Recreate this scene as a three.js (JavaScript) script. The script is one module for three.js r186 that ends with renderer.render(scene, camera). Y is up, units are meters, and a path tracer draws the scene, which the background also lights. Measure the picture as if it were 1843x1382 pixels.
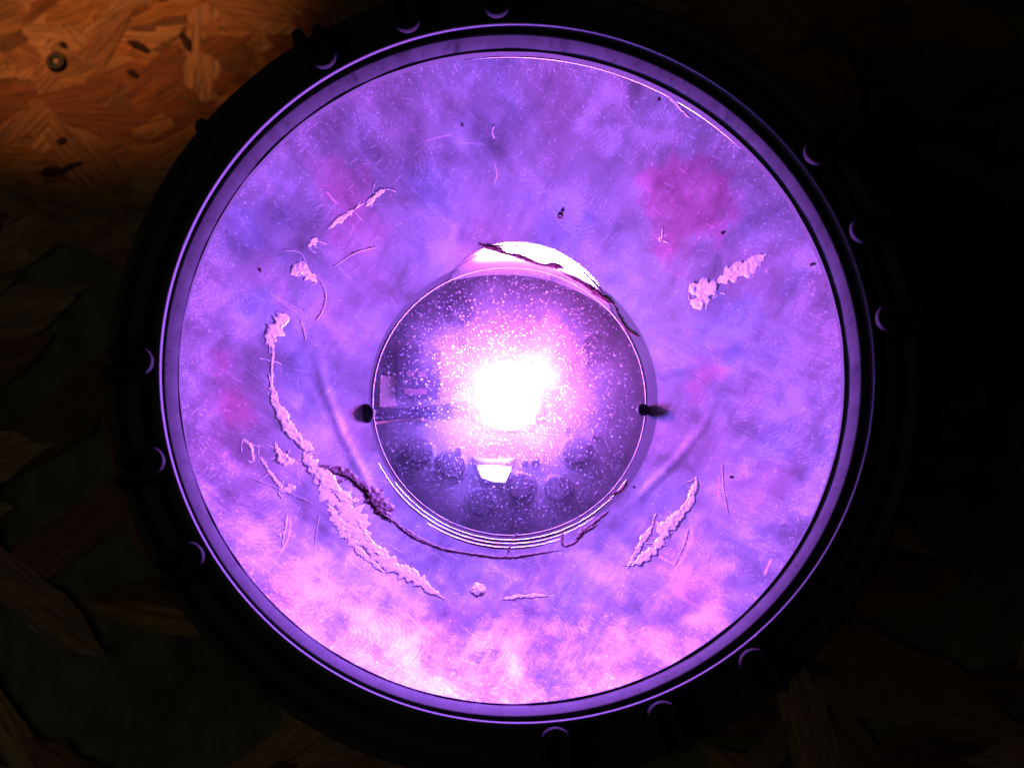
import * as THREE from 'three';
import { mergeGeometries } from 'three/addons/utils/BufferGeometryUtils.js';
import { RectAreaLightUniformsLib } from 'three/addons/lights/RectAreaLightUniformsLib.js';

// ---------------------------------------------------------------- camera, light, exposure
const S = 0.000135;                       // metres for one unit of the plan below (one photo pixel at the lamp's lip)
const LIP = 1250;                         // height of the lamp's lip above the floor, in those units
const W = 1843, H = 1382, CAMD = 3100;
const scene = new THREE.Scene();
scene.background = new THREE.Color().setRGB(0.0009, 0.0008, 0.0006);
const tilt = THREE.MathUtils.degToRad(12.6), azim = THREE.MathUtils.degToRad(-8);
const camera = new THREE.PerspectiveCamera(2 * Math.atan(H / 2 / CAMD) * 180 / Math.PI, W / H, 0.01, 20);
camera.position.set(Math.sin(tilt) * Math.sin(azim) * CAMD * S, (LIP + Math.cos(tilt) * CAMD) * S, Math.sin(tilt) * Math.cos(azim) * CAMD * S);
camera.up.set(0, 0, -1);
camera.lookAt(-12 * S, LIP * S, 46 * S);
camera.updateMatrixWorld(true);
camera.focus = 3260 * S;
camera.userData.fStop = 16;
const renderer = new THREE.WebGLRenderer({ antialias: true });
renderer.toneMapping = THREE.LinearToneMapping;
renderer.toneMappingExposure = 1;
renderer.shadowMap.enabled = true;
RectAreaLightUniformsLib.init();

// a warm lamp in the room, beyond the upper left corner, whose beam just reaches the boards there
const warm = new THREE.SpotLight(new THREE.Color().setRGB(1, 0.33, 0.1), 2.1, 0, 0.084, 0.3, 2);
warm.castShadow = true; warm.shadow.radius = 0.8;
// added soft fill high on the left, for the room's dim light
const room = new THREE.RectAreaLight(new THREE.Color().setRGB(1, 0.97, 0.8), 0.15, 1.2, 1.2);
room.position.set(-1.1, 1.3, 0.5); room.lookAt(0, 0.1, 0); scene.add(room);

// ---------------------------------------------------------------- helpers
let seed = 20240611;
const rnd = () => { seed = (seed + 0x6D2B79F5) | 0; let t = Math.imul(seed ^ (seed >>> 15), 1 | seed); t = (t + Math.imul(t ^ (t >>> 7), 61 | t)) ^ t; return ((t ^ (t >>> 14)) >>> 0) / 4294967296; };
const rr = (a, b) => a + (b - a) * rnd();
const clamp = (x, a = 0, b = 1) => Math.min(b, Math.max(a, x));
const sm = (a, b, x) => { const t = clamp((x - a) / (b - a)); return t * t * (3 - 2 * t); };
const NT = 256, lattice = new Float32Array(NT * NT).map(() => rnd());
function vn(x, y) {
  const xi = Math.floor(x), yi = Math.floor(y); let fx = x - xi, fy = y - yi; fx = fx * fx * (3 - 2 * fx); fy = fy * fy * (3 - 2 * fy);
  const x0 = xi & 255, x1 = (xi + 1) & 255, y0 = (yi & 255) * NT, y1 = ((yi + 1) & 255) * NT;
  const a = lattice[y0 + x0], b = lattice[y0 + x1], c = lattice[y1 + x0], d = lattice[y1 + x1];
  return a + (b - a) * fx + (c - a + (a - b - c + d) * fx) * fy;
}
function fbm(x, y, o = 4) { let s = 0, a = 0.5, n = 0; for (let i = 0; i < o; i++) { s += a * vn(x, y); n += a; a *= 0.5; x = x * 2.03 + 17.3; y = y * 2.03 + 5.9; } return s / n; }

const LED = { x: -7, z: -24, y: -450 };   // where the light source sits, in units from the lip's centre
const REFL = { x: -7, z: 2 };             // the reflector sits a little off the housing's centre
const bowl = (r) => -443 + 0.001033 * r * r;   // the reflector's paraboloid
const R0 = 274.5, R1 = 613;
// crescent cut on the throat's far side, shaped for the chip's highlight; az is the angle from there
const notch = (x, z) => { const a = Math.atan2(x, -z) - 0.2, t = a / 0.66; return t > -1 && t < 1 ? 44 * Math.pow(1 - t * t, 0.8) * (1 - 0.25 * t) : 0; };
// two low ridges shaped into the reflector to draw its long reflection lines
let reflectionRidges = [];
const reflectionRidge = (x, z) => { let h = 0; for (const [a, b] of reflectionRidges) for (let i = 0; i + 1 < a.length; i++) { const [x0, z0] = a[i], [x1, z1] = a[i + 1], L2 = (x1 - x0) ** 2 + (z1 - z0) ** 2, u = clamp(((x - x0) * (x1 - x0) + (z - z0) * (z1 - z0)) / L2), d = Math.hypot(x - x0 - u * (x1 - x0), z - z0 - u * (z1 - z0)); h = Math.max(h, b * Math.exp(-d * d / 90) * Math.sin(Math.PI * clamp((i + u) / (a.length - 1), 0.06, 0.94))); } return h; };
// a photo pixel as a ray, in units from the lip's centre
function ray(px, py) {
  const v = new THREE.Vector3(px / W * 2 - 1, 1 - py / H * 2, 0.5).unproject(camera);
  const o = camera.position.clone(), d = v.sub(o).normalize();
  return { o: new THREE.Vector3(o.x / S, o.y / S - LIP, o.z / S), d };
}
function onPlane(px, py, y) { const { o, d } = ray(px, py), t = (y - o.y) / d.y; return o.addScaledVector(d, t); }
function onBowl(px, py) {      // where that ray meets the reflector
  const { o, d } = ray(px, py); let lo = (-20 - o.y) / d.y, hi = (-445 - o.y) / d.y;
  for (let i = 0; i < 40; i++) { const t = (lo + hi) / 2, p = o.clone().addScaledVector(d, t); if (p.y > bowl(Math.hypot(p.x - REFL.x, p.z - REFL.z))) lo = t; else hi = t; }
  return o.addScaledVector(d, (lo + hi) / 2);
}
function bowlPoint(x, z, h = 0) {   // a point on the reflector at plan x, z, lifted h along its normal
  const dx = x - REFL.x, dz = z - REFL.z, r = Math.hypot(dx, dz) || 1, k = 2 * 0.001033 * r, n = 1 / Math.hypot(1, k);
  return [x - dx / r * k * n * h, bowl(r) + n * h, z - dz / r * k * n * h];
}
function geo(pos, idx, uv) {
  const g = new THREE.BufferGeometry(); g.setAttribute('position', new THREE.Float32BufferAttribute(pos, 3));
  if (uv) g.setAttribute('uv', new THREE.Float32BufferAttribute(uv, 2));
  g.setIndex(idx); g.computeVertexNormals(); return g;
}
// surface of revolution about (cx, cz) in units; profile of [r, y]; plan uv
function turned(profile, { cx = 0, cz = 0, seg = 256, wob = 0, shape = null, from = 0, to = Math.PI * 2 } = {}) {
  const pos = [], idx = [], uv = [], n = profile.length;
  for (let j = 0; j <= seg; j++) {
    const a = from + (to - from) * j / seg, ca = Math.cos(a), sa = Math.sin(a);
    for (let i = 0; i < n; i++) {
      let [r, y] = profile[i]; if (shape) [r, y] = shape(r, y, ca, sa);
      if (wob) { const w = (fbm(r * 0.012 + 40 + ca * 3, sa * 3 + 9 + r * 0.004, 3) - 0.5) * wob; y += w; }
      const x = cx + r * ca, z = cz + r * sa;
      pos.push(x * S, (LIP + y) * S, z * S); uv.push((x + 640) / 1280, (z + 640) / 1280);
    }
  }
  for (let j = 0; j < seg; j++) for (let i = 0; i < n - 1; i++) { const a = j * n + i, b = a + n; idx.push(a, a + 1, b, b, a + 1, b + 1); }
  const g = geo(pos, idx, uv), nn = g.attributes.normal;     // the seam's normals agree
  if (!from) for (let i = 0; i < n; i++) { const b = seg * n + i; const v = new THREE.Vector3(nn.getX(i) + nn.getX(b), nn.getY(i) + nn.getY(b), nn.getZ(i) + nn.getZ(b)).normalize(); nn.setXYZ(i, v.x, v.y, v.z); nn.setXYZ(b, v.x, v.y, v.z); }
  return g;
}
const V = (x, y, z) => new THREE.Vector3(x * S, (LIP + y) * S, z * S);
const lin = (r, g, b) => new THREE.Color().setRGB(r, g, b);
const mat = (o) => new THREE.MeshPhysicalMaterial({ side: THREE.DoubleSide, ...o });
function mesh(name, g, m, parent, label) {
  const o = new THREE.Mesh(g, m); o.name = name; o.castShadow = o.receiveShadow = true; parent.add(o);
  if (label) o.userData.label = label;
  return o;
}
function tex(w, h, f, srgb = false) {       // f(x, y, out) fills rgba 0..1
  const d = new Uint8Array(w * h * 4), o = [0, 0, 0, 1];
  for (let y = 0; y < h; y++) for (let x = 0; x < w; x++) { o[3] = 1; f(x, y, o); const k = (y * w + x) * 4; for (let c = 0; c < 4; c++) d[k + c] = clamp(o[c]) * 255; }
  const t = new THREE.DataTexture(d, w, h); t.magFilter = THREE.LinearFilter; t.minFilter = THREE.LinearFilter; t.wrapS = t.wrapT = THREE.RepeatWrapping;
  if (srgb) t.colorSpace = THREE.SRGBColorSpace; t.needsUpdate = true; return t;
}
const enc = (c) => Math.pow(clamp(c), 1 / 2.2);

// ---------------------------------------------------------------- floor of pressed wood strands
const grain = tex(512, 128, (x, y, o) => {
  const g = fbm(x * 0.012, y * 0.22, 4), f = fbm(x * 0.05 + 40, y * 0.6 + 11, 3), t = clamp(0.62 + (g - 0.5) * 0.9 + (f - 0.5) * 0.5);
  const k = sm(0.6, 0.8, fbm(x * 0.03 + 90, y * 0.1 + 70, 3));
  o[0] = enc(t); o[1] = enc(t * (0.97 - 0.16 * k)); o[2] = enc(t * (0.92 - 0.3 * k));
}, true);
const baseTex = tex(1024, 1024, (x, y, o) => {
  const a = fbm(x * 0.02, y * 0.006, 4), b = fbm(x * 0.05 + 9, y * 0.05 + 2, 4), c = fbm(x * 0.2, y * 0.04, 3);
  const t = clamp(0.18 + 0.5 * a + (b - 0.5) * 0.5 + (c - 0.5) * 0.3);
  o[0] = enc(t * 0.34); o[1] = enc(t * 0.3); o[2] = enc(t * 0.14);
}, true);
const floor = new THREE.Group(); floor.name = 'floor'; floor.userData = { kind: 'structure', label: 'orange brown pressed wood strand board under the lamp', category: 'floor' };
scene.add(floor);
{
  const g = new THREE.BoxGeometry(3, 0.018, 3); g.translate(0, -0.0102, 0);
  const uv = g.attributes.uv; for (let i = 0; i < uv.count; i++) uv.setXY(i, uv.getX(i) * 9, uv.getY(i) * 9);
  mesh('board', g, mat({ map: baseTex, bumpMap: baseTex, bumpScale: 0.0005, roughness: 0.75 }), floor);
  const tones = [[0.46, 0.27, 0.115], [0.62, 0.40, 0.2], [0.38, 0.19, 0.07], [0.45, 0.25, 0.12], [0.29, 0.12, 0.05], [0.54, 0.29, 0.10], [0.23, 0.12, 0.06], [0.56, 0.36, 0.2]];
  const woods = tones.map((c) => mat({ color: lin(...c), map: grain, bumpMap: grain, bumpScale: 0.0003, roughness: 0.62, specularIntensity: 0.6 }));
  const strand = (L, B, k) => {    // a flat flake with split ends and a slightly cupped back
    const n = 10, pos = [], uv = [], idx = [], o = rnd() * 90, th = 0.0004;
    for (let i = 0; i <= n; i++) {
      const t = i / n, x = (t - 0.5) * L, e = Math.min(1, 0.25 + 3.2 * Math.min(t + 0.04 * rnd(), 1 - t));
      const a = -B / 2 * e * (0.8 + 0.45 * vn(o + i * 0.8, 3)), b = B / 2 * e * (0.8 + 0.45 * vn(o + i * 0.8, 9));
      for (let j = 0; j < 4; j++) { const z = a + (b - a) * j / 3; pos.push(x + (j - 1.5) * B * 0.25 * (i === 0 || i === n ? rr(-1, 1) : 0), (j === 0 || j === 3 ? -th : 0) + 0.0002 * Math.sin(t * 9 + o), z); uv.push(t * 0.9 + o, z / 0.03 + o * 3.7); }
    }
    for (let i = 0; i < n; i++) for (let j = 0; j < 3; j++) { const a = i * 4 + j, b = a + 4; idx.push(a, a + 1, b, b, a + 1, b + 1); }
    return geo(pos, idx, uv);
  };
  const kinds = Array.from({ length: 14 }, (_, k) => strand(rr(0.045, 0.085), rr(0.009, 0.02), k));
  const corner = onPlane(180, 120, -LIP), put = (x, z, turn, g, m, y) => {
    const o = mesh('wood_strand', g, m, floor); o.position.set(x, y, z); o.rotation.set(rr(-0.012, 0.012), turn, rr(-0.006, 0.006)); return o;
  };
  for (let i = 0; i < 285; i++) {
    const near = i < 120;
    const x = near ? corner.x * S + rr(-0.085, 0.085) : rr(-0.2, 0.2), z = near ? corner.z * S + rr(-0.065, 0.06) : rr(-0.17, 0.17);
    if (!near && Math.hypot(x, z) < 0.075) continue;
    const turn = rnd() < 0.6 ? rr(-0.5, 0.7) : rr(-1.6, 1.6);
    const o = put(x, z, turn, kinds[i % 14], woods[Math.floor(rnd() * 8)], 0.0004 + 0.0011 * rnd());
    if (near) o.scale.set(rr(0.6, 1.2), 1, rr(0.6, 1.25));
  }
  // dark chips, bark and open gaps between the flakes
  const bark = mat({ color: lin(0.035, 0.02, 0.012), roughness: 0.9 });
  const chip = Array.from({ length: 4 }, () => strand(0.03, 0.006, 0));
  for (const [px, py, l, t] of [[250, 85, 0.28, -0.4], [98, 312, 0.3, 0.1], [130, 302, 0.3, 0.35], [113, 257, 0.12, 0.3], [240, 135, 0.15, -0.5], [335, 78, 0.24, -1.1], [115, 84, 0.1, -0.3], [1800, 290, 0.5, 0.6], [1560, 150, 0.4, 0.1]]) {
    const p = onPlane(px, py, -LIP), o = mesh('bark_chip', chip[Math.floor(rnd() * 4)], bark, floor); o.position.set(p.x * S, 0.0024, p.z * S); o.rotation.y = t; o.scale.set(l, 1, rr(0.3, 0.5));
  }
  const sp = onPlane(103, 115, -LIP), ring = new THREE.LatheGeometry([[0.0009, 0.0002], [0.0011, 0.0011], [0.0024, 0.0016], [0.0033, 0.0012], [0.0036, 0]].map((p) => new THREE.Vector2(...p)), 40);
  const sc = mesh('screw', ring, mat({ color: lin(0.03, 0.035, 0.04), roughness: 0.5, metalness: 0.6 }), floor, 'dark round screw head sunk in the strand board');
  sc.position.set(sp.x * S, 0.0019, sp.z * S);
  mesh('screw_recess', new THREE.CylinderGeometry(0.001, 0.0009, 0.0008, 20), mat({ color: lin(0.3, 0.25, 0.16), roughness: 0.6, metalness: 0.2 }), sc).position.y = 0.0005;
  const wt = onPlane(110, -120, -LIP); warm.target.position.set(wt.x * S, 0, wt.z * S); scene.add(warm.target);
  warm.position.set(wt.x * S - 0.30, 0.95, wt.z * S - 0.22); scene.add(warm);
}

// ---------------------------------------------------------------- the lamp
const lamp = new THREE.Group(); lamp.name = 'stage_light';
lamp.userData = { label: 'round black lamp glowing violet through its smeared metal reflector', category: 'lamp' };
scene.add(lamp);
const rubberTex = tex(256, 256, (x, y, o) => { const t = fbm(x * 0.15, y * 0.15, 4); o[0] = o[1] = o[2] = t; });
const rubber = mat({ color: lin(0.055, 0.054, 0.05), roughness: 0.68, specularIntensity: 0.28, bumpMap: rubberTex, bumpScale: 0.0002 });

{ // housing: a ridged collar on a tall body that stands on the floor
  const body = [[560, -1250], [600, -1250], [612, -1238], [612, -1190], [560, -1170], [560, -420], [600, -300], [690, -170], [726, -95]];
  mesh('body', turned(body, { seg: 160 }), rubber, lamp);
  mesh('housing_collar', turned([[726, -95], [740, -70], [744, -44], [740, -34], [732, -28], [724, -28], [719, -36], [708, -38], [700, -36], [695, -27], [686, -24], [678, -27], [673, -38], [660, -36], [654, -24], [652, -12]]), rubber, lamp, 'black ridged collar round the lamp');
  mesh('lip', turned([[652, -12], [651, -3], [648.5, 1.5], [645.5, 2.5], [643, 0.5], [641.5, -4], [641, -12], [641, -70], [560, -420]]), mat({ color: lin(0.1, 0.1, 0.1), roughness: 0.6, specularIntensity: 0.5, bumpMap: rubberTex, bumpScale: 0.0001 }), lamp);
  // slotted grips in four groups of three
  const grip = new THREE.Shape(), w = 29, L = 96, q = 7;
  grip.moveTo(L - 10, w); grip.absarc(w, 0, w, Math.PI / 2, Math.PI * 1.5, false); grip.lineTo(L - 22, -w); grip.absarc(L - 22, -(w + q) / 2, (w - q) / 2, -Math.PI / 2, Math.PI / 2, false);
  grip.lineTo(w + 6, -q); grip.absarc(w + 6, 0, q, Math.PI * 1.5, Math.PI / 2, true); grip.lineTo(L - 10, q); grip.absarc(L - 10, (w + q) / 2, (w - q) / 2, -Math.PI / 2, Math.PI / 2, false);
  const gg = new THREE.ExtrudeGeometry(grip, { depth: 50, bevelEnabled: true, bevelThickness: 10, bevelSize: 8, bevelOffset: -8, bevelSegments: 5, curveSegments: 20 });
  gg.scale(S, S, S); gg.rotateX(-Math.PI / 2);      // its face up
  for (const deg of [6.5, 21, 35.4, 93.5, 108, 122.5, 181, 196.4, 212, 275.3, 291.4, 307]) {
    const a = THREE.MathUtils.degToRad(deg), o = mesh('grip', gg, rubber, lamp);
    o.position.set(652 * Math.cos(a) * S, (LIP - 40) * S, -652 * Math.sin(a) * S); o.rotation.y = a;
  }
  const nub = new THREE.CapsuleGeometry(14 * S, 26 * S, 6, 16);
  for (const deg of [142.8, 52.8, 232.8, 322.8]) { const a = THREE.MathUtils.degToRad(deg), o = mesh('nub', nub, rubber, lamp); o.position.set(738 * Math.cos(a) * S, (LIP - 42) * S, -738 * Math.sin(a) * S); }
}

// the smeared surface of the reflector: fingerprints, wiping marks, stains, tinted patches, painted glare, specks
const N = 2048, U = N / 1280;
const lum = new Float32Array(N * N), film = new Float32Array(N * N), red = new Float32Array(N * N), blu = new Float32Array(N * N);
const toT = (px, py) => { const p = onBowl(px, py); return [(p.x + 640) * U, (p.z + 640) * U]; };
for (let y = 0; y < N; y++) for (let x = 0; x < N; x++) {
  const dx = (x - N / 2) / U, dz = (y - N / 2) / U, rq = dx * dx + dz * dz; if (rq > 640 * 640 || rq < 290 * 290) continue;
  const k = y * N + x, X = x / U, Y = y / U;
  const wx = X + 60 * fbm(X * 0.01 + 3, Y * 0.01 + 8, 3), wy = Y + 60 * fbm(X * 0.01 + 33, Y * 0.01 + 18, 3);
  const cl = fbm(wx * 0.011, wy * 0.011, 5), c2 = fbm(wx * 0.03 + 50, wy * 0.03 + 20, 4);
  const s1 = fbm((X * 0.8 + Y * 0.6) * 0.012 + 7, (Y * 0.8 - X * 0.6) * 0.16, 3), s2 = fbm((X * 0.5 - Y * 0.86) * 0.014 + 77, (Y * 0.5 + X * 0.86) * 0.13 + 9, 3);
  const fine = vn(X * 0.55, Y * 0.55), m1 = sm(0.42, 0.62, fbm(X * 0.007 + 60, Y * 0.007 + 3, 2)), m2 = 1 - m1;
  const v = 0.5 + (cl - 0.5) * 0.95 + (c2 - 0.5) * 0.7 + (s1 - 0.5) * 0.26 * m1 + (s2 - 0.5) * 0.26 * m2 + (fine - 0.5) * 0.22 + (vn(X * 1.3 + 9, Y * 1.3) - 0.5) * 0.2;
  lum[k] = v; film[k] = v;
  const h = fbm(wx * 0.008 + 120, wy * 0.008 + 60, 3); red[k] = (h - 0.5) * 0.8; blu[k] = (0.5 - h) * 0.5;
}
function dab(tx, ty, rad, f) {      // f(k, dx, dy) over a disc in texture units
  const x0 = Math.max(0, tx - rad | 0), x1 = Math.min(N - 1, tx + rad | 0), y0 = Math.max(0, ty - rad | 0), y1 = Math.min(N - 1, ty + rad | 0);
  for (let y = y0; y <= y1; y++) for (let x = x0; x <= x1; x++) { const dx = x - tx, dy = y - ty; if (dx * dx + dy * dy < rad * rad) f(y * N + x, dx, dy); }
}
function stainTintGlare(px, py, rad, r, b, l) {
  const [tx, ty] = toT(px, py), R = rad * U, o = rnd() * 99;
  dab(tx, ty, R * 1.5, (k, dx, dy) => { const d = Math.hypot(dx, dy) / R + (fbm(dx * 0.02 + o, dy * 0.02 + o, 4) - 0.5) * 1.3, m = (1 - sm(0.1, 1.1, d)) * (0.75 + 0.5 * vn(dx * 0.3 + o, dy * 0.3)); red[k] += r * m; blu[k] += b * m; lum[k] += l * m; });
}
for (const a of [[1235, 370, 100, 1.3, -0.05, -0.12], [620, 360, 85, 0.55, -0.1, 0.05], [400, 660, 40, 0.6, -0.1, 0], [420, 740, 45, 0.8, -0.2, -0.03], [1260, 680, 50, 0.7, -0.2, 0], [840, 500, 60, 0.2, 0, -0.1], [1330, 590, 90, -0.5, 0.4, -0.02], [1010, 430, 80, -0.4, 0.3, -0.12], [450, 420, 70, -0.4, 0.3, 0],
  [470, 560, 60, -0.4, 0.3, 0.02], [1400, 800, 50, -0.35, 0.4, 0.02], [690, 1100, 36, -0.1, -0.3, -0.3], [1240, 1075, 40, 0.1, -0.2, -0.25], [880, 1150, 70, -0.3, 0.3, -0.15], [1020, 1080, 70, -0.35, 0.3, -0.14], [540, 530, 34, -0.2, 0.1, -0.3], [1430, 500, 40, -0.2, 0.2, -0.2], [700, 1180, 90, 0.05, 0, 0.16], [980, 1220, 110, 0.05, 0, 0.16], [1150, 1170, 80, 0.05, 0, 0.1], [860, 240, 90, -0.2, 0.1, -0.14], [780, 330, 80, -0.2, 0.1, -0.14], [540, 860, 50, 0, 0.1, -0.2]]) stainTintGlare(...a);  // dark stains, tinted patches, and the lower rim's glare painted as paler metal
function fingerprint(px, py, rad, ang, str) {
  const [tx, ty] = toT(px, py), R = rad * U, o = rnd() * 200, ca = Math.cos(ang), sa = Math.sin(ang), P = 5.4 * U;
  dab(tx, ty, R * 1.5, (k, dx, dy) => {
    const a = dx * ca + dy * sa, b = (dy * ca - dx * sa), m = 1 - sm(0.7, 1.05, Math.hypot(a / 1.35, b) / R + (vn(dx * 0.02 + o, dy * 0.02) - 0.5) * 0.3); if (m <= 0) return;
    const d = Math.hypot(a * 0.62 + R * 1.1, b) + 9 * fbm(dx * 0.025 + o, dy * 0.025 + 7, 2), ridge = Math.sin(d / P * 2 * Math.PI), patch = sm(0.3, 0.6, fbm(dx * 0.03 + o + 5, dy * 0.03, 3));
    lum[k] += 0.75 * str * m * patch * (0.18 + 0.5 * ridge * (0.5 + 0.8 * vn(dx * 0.4, dy * 0.4 + o))); film[k] += 0.2 * m * patch;
  });
}
for (const a of [[700, 1150, 62, 0.1, 0.6], [620, 1105, 50, 0.5, 0.35], [590, 400, 52, 0.9, 0.3], [1060, 385, 50, 1.2, 0.4], [950, 150, 55, 0.3, 0.25], [1090, 215, 55, 0.6, 0.35], [1375, 775, 55, 1.1, 0.4], [1450, 790, 48, 0.7, 0.35], [420, 560, 50, 0.4, 0.3], [350, 530, 44, 1.2, 0.4], [1190, 250, 50, 0.2, 0.35], [880, 1200, 55, 1.4, 0.35], [560, 1060, 55, 0.8, 0.4], [480, 930, 55, 1.1, 0.35], [1010, 330, 50, 0.5, 0.3], [770, 300, 50, 0, 0.3], [1140, 1110, 56, 0.9, 0.35], [1260, 1010, 50, 0.4, 0.3], [1380, 650, 60, 0.7, 0.3], [680, 250, 55, 0.4, 0.25], [1020, 1150, 56, 0.2, 0.3], [370, 830, 50, 0.1, 0.35]]) fingerprint(...a);
function scratch(x0, y0, x1, y1, bend, wid, str, rd = 0) {   // texture units
  const L = Math.hypot(x1 - x0, y1 - y0), n = Math.ceil(L * 1.2), nx = -(y1 - y0) / L, ny = (x1 - x0) / L, o = rnd() * 200;
  for (let i = 0; i <= n; i++) {
    const t = i / n, q = bend * L * 4 * t * (1 - t), a = str * Math.sin(Math.PI * clamp(t * 0.96 + 0.02)) * sm(0.25, 0.55, vn(t * L * 0.06 + o, 3)); if (a < 0.02) continue;
    dab(x0 + (x1 - x0) * t + nx * q, y0 + (y1 - y0) * t + ny * q, wid + 1, (k, dx, dy) => { const f = a * (1 - sm(wid * 0.4, wid + 1, Math.hypot(dx, dy))); lum[k] = Math.max(lum[k], lum[k] * (1 - f) + f * 1.5); red[k] += rd * f * 0.3; });
  }
}
for (let i = 0; i < 620; i++) {
  const a = rnd() * 6.283, r = Math.sqrt(rr(0.26, 0.99)) * R1, X = 1024 + Math.cos(a) * r * U, Y = 1024 + Math.sin(a) * r * U;
  const dir = Math.cos(a) > 0.2 ? rr(0.5, 0.85) : rnd() < 0.5 ? a + 1.57 + rr(-0.25, 0.25) : rr(-0.9, 1.2), L = rr(12, i % 12 ? 60 : 190);
  scratch(X, Y, X + Math.cos(dir) * L, Y + Math.sin(dir) * L, rr(-0.04, 0.04), rr(0.4, 1.3), rr(0.1, 0.45), rr(-0.4, 1.2));
}
for (const [a, b, c, d, e, w, s] of [[745, 262, 900, 248, -0.08, 1.2, 0.7], [760, 275, 880, 262, -0.08, 0.8, 0.5], [1090, 112, 1245, 215, -0.07, 2, 1], [580, 335, 625, 385, 0.03, 3, 0.7], [1300, 830, 1296, 910, 0.05, 1, 0.9], [1340, 820, 1345, 870, 0, 1, 0.7], [480, 525, 560, 580, 0, 0.8, 0.7], [1215, 1020, 1240, 930, 0.15, 1.2, 0.7], [500, 1000, 520, 925, 0.1, 2, 0.8], [1375, 1035, 1388, 1005, 0, 3, 0.9]]) { const p = toT(a, b), q = toT(c, d); scratch(p[0], p[1], q[0], q[1], e, w, s, 0.6); }
for (let i = 0; i < 8500; i++) {   // dust and metal specks, thick along the outer edge
  const a = rnd() * 6.283, r = (i % 2 ? Math.sqrt(rr(0.26, 1)) : 1 - 0.13 * rnd() * rnd()) * R1, big = rnd() < 0.06;
  const s = rr(0.25, 1), w = big ? rr(2.6, 4.4) : rr(1, 2.4), dark = rnd() < 0.07;
  dab(1024 + (Math.cos(a) * r + REFL.x) * U, 1024 + (Math.sin(a) * r + REFL.z) * U, w + 1, (k, dx, dy) => { const f = s * (1 - sm(w * 0.4, w + 1, Math.hypot(dx, dy))); lum[k] = dark ? lum[k] * (1 - f) : lum[k] + f * 0.95; });
}
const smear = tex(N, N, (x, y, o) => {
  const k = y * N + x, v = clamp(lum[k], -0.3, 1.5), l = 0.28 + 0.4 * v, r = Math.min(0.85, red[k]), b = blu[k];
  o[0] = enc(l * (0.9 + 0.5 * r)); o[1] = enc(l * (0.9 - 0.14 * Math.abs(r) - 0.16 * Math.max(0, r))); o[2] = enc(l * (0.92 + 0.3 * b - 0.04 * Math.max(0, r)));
}, true);
const rough = tex(1024, 1024, (x, y, o) => { const k = 2 * y * N + 2 * x, f = 1 / (1 + Math.exp(-4 * (film[k] * 0.7 + lum[k] * 0.3 - 0.5))); o[0] = o[1] = o[2] = 0.15 + 0.18 * f; });
const smeared = mat({ map: smear, roughness: 1, roughnessMap: rough, metalness: 0.5, specularIntensity: 0.8 });

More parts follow.
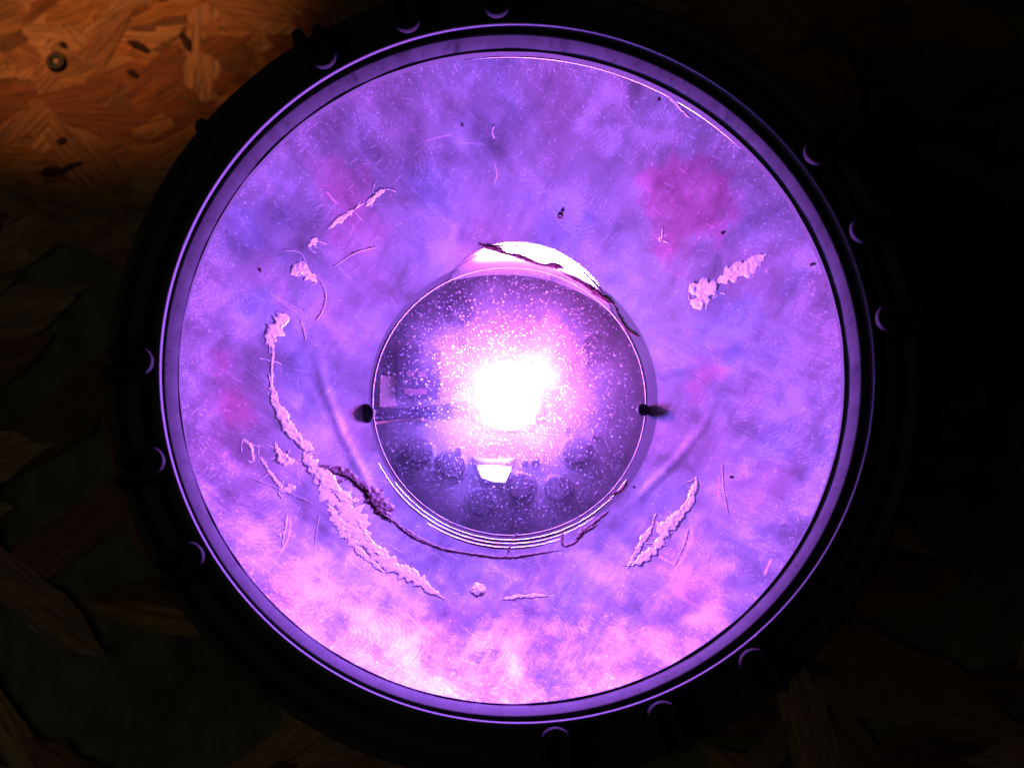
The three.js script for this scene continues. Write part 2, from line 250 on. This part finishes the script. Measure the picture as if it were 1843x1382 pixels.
{ // reflector bowl, with a rolled edge
  const prof = []; for (let i = 0; i <= 130; i++) { prof.push([i / 130, 0]); }
  reflectionRidges = [[[[562, 600], [580, 690], [615, 780], [655, 860], [700, 930]], 2], [[[1300, 690], [1265, 770], [1215, 830], [1160, 885], [1120, 925]], 2]].map(([a, b]) => [a.map(([x, y]) => { const p = onBowl(x, y); return [p.x, p.z]; }), b]);
  const bowlMesh = mesh('reflector', turned(prof, { cx: REFL.x, cz: REFL.z, seg: 600, wob: 1.2, shape: (t, y, c, s) => { const a = R0 + notch(c, s), r = a + (R1 - a) * t; return [r, bowl(r) + reflectionRidge(REFL.x + r * c, REFL.z + r * s)]; } }), smeared, lamp, 'smeared, fingerprinted metal reflector bowl');
  const polished = mat({ color: lin(0.5, 0.48, 0.5), metalness: 1, roughness: 0.25 });
  mesh('rolled_edge', turned([[604.5, bowl(604.5) - 1], [605.2, bowl(605) + 0.8], [606.4, bowl(606) + 1.2], [607.4, bowl(607)]], { cx: REFL.x, cz: REFL.z, seg: 240, from: -Math.PI / 2 - 0.3, to: -Math.PI / 2 + 0.9, shape: (r, y, c, s) => { const u = (Math.atan2(c, -s) - 0.3) / 0.6; return [r, y - 1.8 * u * u * u * u]; } }), polished, bowlMesh);  // rolled edge kept only along the arc where its highlight runs
  mesh('shade_gap', turned([[607, -64], [606, -46], [606, -40.5], [607, -38.8], [610, -38.2]], { cx: REFL.x - 1.5, cz: REFL.z, seg: 480, shape: (r, y, c, s) => [r + 2.4 * (fbm(c * 9 + 20, s * 9 + 20, 4) - 0.5) + (r < 606.5 ? 0.6 : 0), y] }), rubber, lamp);  // black ring put in place of the shaded gap under the band
  // throat: an added polished crescent, shaped to mirror the chip's highlight
  const tp = []; for (let i = 0; i <= 24; i++) tp.push([i / 24, 0]);
  mesh('highlight_strip', turned(tp, { cx: REFL.x, cz: REFL.z, seg: 120, wob: 1, from: -Math.PI / 2 - 0.46, to: -Math.PI / 2 + 0.86, shape: (t, y, c, s) => { const w = notch(c, s) + 1, q = 1 - t; return [R0 + w * t, bowl(R0 + w) + 0.3 - w * (1.75 * q + 0.2 * q * q)]; } }), mat({ color: lin(0.5, 0.48, 0.5), metalness: 0.95, roughness: 0.1 }), bowlMesh, 'added polished crescent shaped to catch the highlight of the light source');
  // the pale band between reflector and lip
  const bandTex = tex(1024, 1024, (x, y, o) => { const t = 0.21 + 0.24 * (fbm(x * 0.05, y * 0.05, 5) - 0.5) - 0.1 * sm(0.66, 0.8, fbm(x * 0.16 + 30, y * 0.16, 3)); o[0] = o[1] = o[2] = enc(t * 0.34); }, true);
  mesh('rim_band', turned([[612, -42], [609, -39], [628, -15], [631, -12], [634, -12], [637, -16], [637, -60]], { cx: -7, cz: 2, seg: 360 }), mat({ map: bandTex, roughness: 0.6, specularIntensity: 0.2 }), lamp, 'dull violet band between reflector and lip');
}

{ // light source under a dusty glass disc
  const C = { cx: REFL.x, cz: REFL.z, seg: 200 };
  const chrome = mat({ color: lin(0.85, 0.83, 0.86), metalness: 1, roughness: 0.1 });
  const polishedArc = mat({ color: lin(0.6, 0.6, 0.6), metalness: 1, roughness: 0.24 });
  const bead0 = mat({ color: lin(0.2, 0.2, 0.2), roughness: 0.4, metalness: 0.5 });
  const ringAt = (r, y, t) => turned(Array.from({ length: 13 }, (_, i) => { const a = Math.PI * (i / 12); return [r - t * Math.cos(a), y + t * Math.sin(a)]; }), C);
  mesh('retaining_ring', ringAt(274.4, -365.8, 1.2), bead0, lamp);
  for (const [r, a, b] of [[284, 0.5, 2.5], [292, 0.9, 2.75], [300, 1.15, 2.2]]) mesh('retaining_ring', turned(Array.from({ length: 9 }, (_, i) => { const u = Math.PI * i / 8; return [r - 1.1 * Math.cos(u), bowl(r) + 1.2 * Math.sin(u)]; }), { ...C, from: a, to: b, shape: (q, y, c, s) => { const u = (Math.atan2(s, c) - (a + b) / 2) / ((b - a) / 2); return [q, y - 1.4 * u * u]; } }), polishedArc, lamp);
  const ground = tex(512, 512, (x, y, o) => { const t = 0.5 + 0.5 * (fbm(x * 0.03, y * 0.03, 4) - 0.5) + 0.25 * (fbm(x * 0.4, y * 0.4, 3) - 0.5); o[0] = o[1] = o[2] = enc(t * 0.8); }, true);
  const plate = mesh('base_plate', turned([[0.01, -468], [140, -468], [296, -468], [296, -520], [0.01, -520]], C), mat({ map: ground, metalness: 0.3, roughness: 0.4 }), lamp);
  // circuit board with notched corners
  const s = new THREE.Shape(), a = 74, c = 24;
  s.moveTo(-a + c, -a); s.lineTo(a - c, -a); s.absarc(a, -a, c, Math.PI, Math.PI / 2, true); s.lineTo(a, a - c); s.absarc(a, a, c, Math.PI * 1.5, Math.PI, true); s.lineTo(-a + c, a); s.absarc(-a, a, c, 0, -Math.PI / 2, true); s.lineTo(-a, -a + c); s.absarc(-a, -a, c, Math.PI / 2, 0, true);
  const bg = new THREE.ExtrudeGeometry(s, { depth: 7, bevelEnabled: true, bevelThickness: 1, bevelSize: 1, bevelSegments: 2, curveSegments: 14 }); bg.scale(S, S, S); bg.rotateX(-Math.PI / 2); bg.translate(LED.x * S, (LIP - 468) * S, LED.z * S);
  mesh('circuit_board', bg, mat({ color: lin(0.22, 0.2, 0.24), roughness: 0.4 }), lamp);
  const pk = new THREE.BoxGeometry(112 * S, 8 * S, 122 * S); pk.translate(LED.x * S, (LIP - 457) * S, LED.z * S);
  const pack = mesh('led_package', pk, mat({ color: lin(0.8, 0.8, 0.8), roughness: 0.5 }), lamp, 'square light emitting chip, glaring white');
  const dies = [[-25, -28, [0.29, 0.097, 1.0], 1], [25, -28, [0.92, 0.13, 0.62], 0.8], [-25, 28, [0.12, 0.125, 1.0], 1.0], [25, 28, [0.26, 0.102, 1.0], 1]];
  const LEVEL = 2450;
  const dome = new THREE.SphereGeometry(1, 48, 16, 0, Math.PI * 2, 0, Math.PI / 2); dome.scale(68 * S, 11 * S, 74 * S); dome.translate(LED.x * S, (LIP - 454) * S, LED.z * S);  // added glowing dome, giving the chip its round overexposed blob
  mesh('glare_dome', dome, mat({ color: lin(0.6, 0.5, 0.4), emissive: lin(0.9, 0.5, 1), emissiveIntensity: 3.2 }), pack, 'added glowing dome for the blown out glare over the chip');
  for (const [dx, dz, col, k] of dies) {
    const l = new THREE.RectAreaLight(lin(...col), LEVEL * k, 47 * S, 53 * S); l.position.set((LED.x + dx) * S, (LIP - 441.5) * S, (LED.z + dz) * S); l.rotation.x = Math.PI / 2; lamp.add(l);
  }
  // bolts standing on the plate
  const dark = mat({ color: lin(0.08, 0.08, 0.08), roughness: 0.5, metalness: 0.3, bumpMap: rubberTex, bumpScale: 0.0002 }), steel = mat({ color: lin(0.6, 0.58, 0.6), metalness: 0.9, roughness: 0.25 });
  const bolt = new THREE.LatheGeometry([[0, 22], [23, 22], [26, 20], [27, 16], [27, 0]].map(([r, y]) => new THREE.Vector2(r * S, y * S)), 36), foot = new THREE.LatheGeometry([[26, 0], [36, 0], [36, 3], [34, 4.5], [26, 5]].map(([r, y]) => new THREE.Vector2(r * S, y * S)), 36);
  for (const [px, py, k] of [[755, 812, 1], [813, 838, 1], [865, 905, 1], [936, 876, 1], [1003, 880, 0.96], [1037, 812, 1], [828, 560, 0.9], [1075, 628, 0.9]]) {
    const p = onPlane(px, py, -452), o = mesh('bolt', bolt, dark, plate); o.position.set(p.x * S, (LIP - 469) * S, p.z * S); o.scale.setScalar(k); mesh('washer', foot, steel, o);
  }
  // added tilted tab standing in for the chip's reflected glare
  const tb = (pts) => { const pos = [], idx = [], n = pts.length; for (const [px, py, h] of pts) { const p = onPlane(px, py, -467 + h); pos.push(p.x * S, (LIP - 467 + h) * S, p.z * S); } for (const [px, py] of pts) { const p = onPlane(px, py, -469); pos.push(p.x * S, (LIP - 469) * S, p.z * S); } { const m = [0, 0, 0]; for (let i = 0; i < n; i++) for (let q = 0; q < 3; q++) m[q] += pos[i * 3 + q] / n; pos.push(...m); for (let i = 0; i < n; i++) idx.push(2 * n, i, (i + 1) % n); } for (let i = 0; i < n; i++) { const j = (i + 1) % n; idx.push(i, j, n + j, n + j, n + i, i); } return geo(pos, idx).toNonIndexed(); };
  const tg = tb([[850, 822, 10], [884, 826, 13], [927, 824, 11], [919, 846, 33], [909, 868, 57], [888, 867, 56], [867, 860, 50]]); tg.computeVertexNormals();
  mesh('glare_tab', tg, mat({ color: lin(0.9, 0.88, 0.9), metalness: 1, roughness: 0.16 }), plate, 'added metal tab standing in for the chip glare beside the bolts');
  // beads of solder round the chip
  const bead = new THREE.SphereGeometry(5 * S, 16, 10);
  for (const [px, py, e] of [[960, 573, 1], [836, 585, 1.1], [893, 598, 0.9], [911, 605, 1], [947, 603, 1], [972, 610, 2.2], [1000, 634, 1.5], [1021, 655, 1.2], [1057, 654, 1.2], [836, 621, 1.2], [1020, 770, 1.3], [1070, 783, 1.1], [826, 806, 1.2], [828, 812, 1.2], [964, 828, 2], [946, 830, 1.4]]) {
    const p = onPlane(px, py, -441), o = mesh('solder_bead', bead, chrome, plate); o.position.set(p.x * S, (LIP - 458) * S, p.z * S); o.scale.set(e, 4, 0.8); o.rotation.y = rr(-0.6, 0.6);
  }
  // connector, paper tag and leads
  const bx = (name, px0, py0, px1, py1, h0, h1, m, par) => { const p = onPlane(px0, py0, h1), q = onPlane(px1, py1, h1), g = new THREE.BoxGeometry((q.x - p.x) * S, (h1 - h0) * S, (q.z - p.z) * S); g.translate((p.x + q.x) / 2 * S, (LIP + (h0 + h1) / 2) * S, (p.z + q.z) / 2 * S); return mesh(name, g, m, par); };
  const con = bx('connector', 716, 630, 792, 716, -468, -452, mat({ color: lin(0.05, 0.04, 0.06), roughness: 0.35 }), plate);
  for (const [a, b, cc, d] of [[732, 668, 745, 678], [752, 668, 766, 678], [728, 700, 768, 709]]) bx('reflection_bar', a, b, cc, d, -452, -449, mat({ color: lin(0.85, 0.5, 0.45), metalness: 0.8, roughness: 0.3 }), con);  // pink bars standing for a reddish reflection on the connector
  bx('paper_tag', 684, 676, 711, 732, -468, -464, mat({ color: lin(0.75, 0.55, 0.4), roughness: 0.8 }), plate);
  const lead = (pts, r, m) => mesh('lead', new THREE.TubeGeometry(new THREE.CatmullRomCurve3(pts.map(([px, py, h]) => { const p = onPlane(px, py, h); return V(p.x, h, p.z); })), 60, r * S, 12), m, lamp);
  const ins = mat({ color: lin(0.03, 0.03, 0.05), roughness: 0.25, clearcoat: 0.5 });
  lead([[646, 738, -368], [668, 740, -445], [720, 741, -456], [790, 735, -460], [842, 728, -460]], 8, ins);
  lead([[650, 752, -368], [672, 752, -445], [724, 748, -456], [790, 748, -460], [842, 744, -461]], 6.5, ins);
  lead([[652, 764, -370], [690, 760, -456], [740, 752, -460], [770, 758, -461]], 3.5, mat({ color: lin(0.35, 0.2, 0.12), roughness: 0.3 }));
  const gl = new THREE.TorusGeometry(15 * S, 6 * S, 12, 28), blk = mat({ color: lin(0.02, 0.018, 0.02), roughness: 0.6 });
  for (const [px, py, k] of [[656, 744, 1], [1158, 737, 0.62]]) { const p = onPlane(px, py, -357), o = mesh('cable_hole', new THREE.CylinderGeometry(16 * S, 16 * S, 14 * S, 28), blk, lamp); o.position.copy(V(p.x, -360, p.z)); o.scale.setScalar(k); mesh('grommet', gl, blk, o).rotation.x = Math.PI / 2; }
  // glass disc with dust on it
  const gpane = turned([[0.01, -365], [120, -365], [276, -365]], C);
  mesh('glass_disc', gpane, mat({ color: lin(1, 1, 1), transmission: 1, thickness: 0, roughness: 0, ior: 1.5 }), lamp, 'clear glass disc over the light source');
  const M = 2048, al = new Float32Array(M * M), q = M / 600;
  for (let y = 0; y < M; y++) for (let x = 0; x < M; x++) { const X = x / q, Y = y / q; al[y * M + x] = 0.022 + 0.03 * sm(0.35, 0.75, fbm(X * 0.016, Y * 0.016, 4)) + 0.05 * (vn(X * 0.9, Y * 0.9) - 0.4) * vn(X * 0.02 + 9, Y * 0.02); }
  const dot = (x, y, w, s) => { for (let j = Math.max(0, y - w - 2 | 0); j <= Math.min(M - 1, y + w + 2); j++) for (let i = Math.max(0, x - w - 2 | 0); i <= Math.min(M - 1, x + w + 2); i++) { const f = s * (1 - sm(w * 0.5, w + 1.5, Math.hypot(i - x, j - y))), k = j * M + i; al[k] = Math.max(al[k], f); } };
  for (let i = 0; i < 6500; i++) dot(rnd() * M, rnd() * M, rnd() < 0.05 ? rr(5, 8) : rr(1.6, 4.2), rr(0.1, 0.6));
  { // a fingerprint left of the chip
    const p = onPlane(795, 640, -362), tx = (p.x - C.cx + 300) * q, ty = (p.z - C.cz + 300) * q;
    for (let j = -230; j < 230; j++) for (let i = -200; i < 200; i++) { const m = 1 - sm(0.6, 1, Math.hypot(i / 180, j / 220)); if (m <= 0) continue; const k = (ty + j | 0) * M + (tx + i | 0); al[k] += 0.04 * m * (0.5 + 0.5 * Math.sin((Math.hypot(i * 0.8 + 150, j + 60) + 14 * vn(i * 0.02, j * 0.02)) / 16 * 6.283)); }
  }
  const dustMap = tex(M, M, (x, y, o) => { o[0] = o[1] = o[2] = al[y * M + x]; });
  const dg = turned([[0.01, -362], [120, -362], [275, -362]], C), uv = dg.attributes.uv, pp = dg.attributes.position;
  for (let i = 0; i < uv.count; i++) uv.setXY(i, (pp.getX(i) / S - C.cx + 300) / 600, (pp.getZ(i) / S - C.cz + 300) / 600);
  const du = mesh('dust_film', dg, mat({ color: lin(0.8, 0.78, 0.76), transmission: 0.6, thickness: 0, roughness: 1, alphaMap: dustMap, transparent: true, specularIntensity: 0.1 }), lamp, 'grey dust on the glass disc'); du.userData.kind = 'stuff';
}

// ---------------------------------------------------------------- scraps of dried glue on the reflector
{
  const pale = mat({ color: lin(0.97, 0.95, 0.96), roughness: 0.85, transmission: 0.3, thickness: 0, clearcoat: 0.6, clearcoatRoughness: 0.2 }), brown = mat({ color: lin(0.09, 0.022, 0.025), roughness: 0.5, specularIntensity: 0.5 }), hair = mat({ color: lin(0.95, 0.85, 0.85), roughness: 0.9, transmission: 0.5, thickness: 0 });
  // a lumpy strip along photo points [px, py, half width]; lies on the reflector
  function scrap(name, pts, m, high = 0.22, lumps = 1.15) {
    const P = pts.map(([a, b, w]) => { const p = onBowl(a, b); return [p.x, p.z, w]; });
    const cv = new THREE.CatmullRomCurve3(P.map(([x, z, w]) => new THREE.Vector3(x, w, z))), len = cv.getLength(), n = Math.max(8, Math.min(140, Math.ceil(len / 1.5))), J = 13, pos = [], idx = [], o = rnd() * 200;
    for (let i = 0; i <= n; i++) {
      const t = i / n, p = cv.getPoint(t), tg = cv.getTangent(t), l = Math.hypot(tg.x, tg.z) || 1, nx = -tg.z / l, nz = tg.x / l, w = Math.max(0.4, p.y) * Math.min(1, 0.25 + 6 * Math.min(t, 1 - t));
      for (let j = 0; j < J; j++) {
        const v = j / (J - 1) * 2 - 1, e = w * (1 + lumps * (0.9 * (vn(t * len * 0.12 + o, v > 0 ? 50 : 90) - 0.5) + 0.9 * Math.min(1, 5 / w) * (vn(t * len * 0.4 + o, v > 0 ? 20 : 70) - 0.5))), d = v * e, X = p.x + nx * d, Z = p.z + nz * d;
        const h = (1 - Math.pow(Math.abs(v), 5)) * (0.5 + Math.min(w, 12) * high * 0.45) * (0.25 + 0.9 * vn(X * 0.17 + o, Z * 0.17) + 0.9 * vn(X * 0.42 + o, Z * 0.42)) - (Math.abs(v) === 1 ? 0.6 : 0);
        const q = bowlPoint(p.x + nx * d, p.z + nz * d, h); pos.push(q[0] * S, (LIP + q[1]) * S, q[2] * S);
      }
    }
    for (let i = 0; i < n; i++) for (let j = 0; j < J - 1; j++) { const a = i * J + j, b = a + J; idx.push(a, b, a + 1, b, b + 1, a + 1); }
    for (let i = 0; i < idx.length; i += 3) { const q = idx[i + 1]; idx[i + 1] = idx[i + 2]; idx[i + 2] = q; }
    const g = geo(pos, idx); let up = 0; for (let i = 0; i < g.attributes.normal.count; i++) up += g.attributes.normal.getY(i);
    if (up < 0) { for (let i = 0; i < idx.length; i += 3) { const q = idx[i + 1]; idx[i + 1] = idx[i + 2]; idx[i + 2] = q; } g.setIndex(idx); g.computeVertexNormals(); }
    return mesh(name, g, m, lamp);
  }
  const G = (...p) => {     // a torn scrap with loose threads round it
    scrap('glue_scrap', p, pale);
    for (let k = 0; k < 3; k++) { const [a, b, w] = p[Math.floor(rnd() * p.length)], an = rnd() * 6.283, L = rr(8, 24), bend = rr(-0.5, 0.5), r0 = rr(0.2, 0.9) * w; scrap('glue_thread', [0, 0.5, 1].map((s) => [a + Math.cos(an + bend * s) * (r0 + L * s), b + Math.sin(an + bend * s) * (r0 + L * s), rr(0.6, 1.5)]), pale, 0.5, 1); }
  };
  G([522, 494, 5], [536, 486, 11], [552, 492, 12], [570, 508, 6]);
  G([497, 562, 5], [506, 572, 12], [496, 592, 14], [486, 612, 8], [491, 630, 3]);
  G([491, 618, 2], [489, 650, 2.5], [488, 690, 2.5], [487, 704, 5]);
  G([486, 692, 5], [498, 728, 9], [514, 762, 12], [540, 796, 10], [566, 812, 6]);
  G([494, 790, 2.5], [498, 812, 6], [512, 826, 14], [530, 828, 7]);
  G([545, 815, 6], [562, 838, 13], [585, 862, 14], [612, 890, 12], [640, 905, 5]);
  G([500, 884, 4], [515, 881, 6], [532, 876, 6]); G([464, 820, 2], [485, 850, 3.5], [508, 880, 4]); G([436, 790, 2.5], [448, 800, 3.5], [456, 832, 3]);
  G([590, 411, 3], [612, 394, 4], [637, 378, 4]); G([658, 370, 3], [674, 354, 6], [693, 340, 3]); G([554, 443, 4], [562, 436, 6], [571, 428, 3]);
  G([1240, 524, 7], [1256, 518, 17], [1276, 520, 21], [1290, 526, 10]); G([1244, 540, 6], [1262, 545, 12], [1280, 540, 9]);
  scrap('glue_smear', [[1288, 508, 6], [1316, 494, 15], [1346, 480, 15], [1380, 456, 8]], pale, 0.12, 0.9);
  G([1254, 858, 4], [1250, 886, 8], [1236, 912, 8], [1216, 936, 12], [1196, 952, 17], [1182, 958, 10]); G([1176, 946, 5], [1156, 974, 5], [1142, 1000, 4.5], [1128, 1024, 3]); G([1196, 962, 7], [1184, 985, 8], [1164, 1002, 9], [1138, 1018, 6]);
  scrap('glue_smear', [[610, 935, 8], [650, 970, 13], [700, 1015, 16], [750, 1045, 11], [800, 1078, 5]], pale, 0.1, 1); scrap('glue_smear', [[640, 930, 5], [665, 975, 7], [690, 1010, 6]], pale, 0.3, 1); scrap('glue_smear', [[845, 1062, 4], [860, 1062, 12], [874, 1058, 5]], pale, 0.3, 1); scrap('glue_smear', [[905, 1078, 3], [940, 1074, 5], [985, 1072, 3]], pale, 0.2, 1);
  G([600, 930, 2], [615, 915, 4], [632, 902, 5], [648, 900, 3]); G([507, 985, 1.5], [512, 955, 2], [516, 925, 2]); G([1186, 428, 2], [1190, 433, 3]); G([1085, 105, 1.2], [1160, 140, 2], [1200, 170, 2.2], [1244, 214, 1.5]);
  scrap('glue_smear', [[560, 850, 6], [590, 885, 18], [622, 915, 24], [650, 950, 14], [668, 985, 5]], pale, 0.06, 1.4); scrap('glue_smear', [[588, 905, 3], [604, 935, 9], [640, 985, 8], [690, 1030, 4]], pale, 0.08, 1.4); scrap('glue_smear', [[700, 1010, 3], [735, 1030, 9], [770, 1048, 5]], pale, 0.08, 1.4);
  const B = (...p) => scrap('brown_glue', p, brown, 0.3, 0.55);
  B([545, 832, 2], [580, 842, 6], [618, 850, 10], [650, 872, 9], [676, 895, 16], [690, 915, 20], [704, 940, 9]); B([655, 905, 3], [668, 895, 6], [690, 880, 3]); B([575, 865, 2], [600, 868, 4], [625, 862, 3]);
  B([704, 935, 6], [740, 962, 5], [790, 985, 3], [850, 997, 2.5], [910, 1003, 3], [960, 997, 2], [1012, 990, 2]); B([1014, 946, 3], [1014, 982, 3], [1036, 975, 3], [1046, 958, 6], [1075, 945, 3]); B([1046, 958, 3], [1070, 940, 2.5], [1095, 920, 2]); B([912, 998, 1.5], [922, 975, 2.5], [932, 958, 2]);
  B([1098, 890, 2], [1118, 882, 3], [1128, 866, 2]);
  B([862, 440, 3], [884, 446, 6], [912, 456, 4], [938, 462, 5], [956, 470, 4], [980, 478, 2.5], [1000, 478, 6], [1016, 484, 5]); B([1008, 488, 2], [1040, 505, 4], [1062, 518, 6], [1085, 536, 6], [1106, 548, 5]); B([1106, 550, 2], [1126, 590, 3], [1150, 606, 2.5]); B([1170, 748, 1.5], [1185, 744, 2], [1196, 742, 1]);
  for (const p of [[[478, 524, .8], [515, 545, .9], [545, 562, .8]], [[510, 450, .9], [540, 455, .9], [552, 478, .8]], [[570, 492, .8], [586, 530, .9], [580, 560, .9], [568, 578, .8]], [[540, 575, .8], [548, 600, 1], [550, 612, .8]], [[600, 480, .7], [640, 455, .8], [676, 445, .7]], [[450, 860, .7], [520, 888, .8], [560, 905, .7]], [[575, 925, .8], [570, 950, .9], [565, 985, .7]], [[1300, 830, .9], [1303, 880, 1], [1312, 930, .8]], [[1215, 1018, .9], [1232, 980, 1], [1240, 950, .8]], [[890, 225, 1.5], [886, 236, 1.8], [890, 250, 1.4]], [[890, 290, 1], [894, 312, 1.2], [890, 330, .9]]]) scrap('fibre', p, hair, 1, 0.2);
  const grit = mat({ color: lin(0.06, 0.02, 0.03), roughness: 0.7 });
  for (const [a, b, w] of [[1462, 476, 4], [1316, 858, 3], [1140, 876, 2.5], [1008, 390, 5], [1012, 380, 3], [1300, 420, 2.5], [832, 226, 2.5], [1186, 180, 3], [468, 486, 3]]) scrap('grit', [[a - w, b, w * 0.7], [a, b, w], [a + w, b + 1, w * 0.7]], grit, 0.8, 0.8);
}
renderer.render(scene, camera);
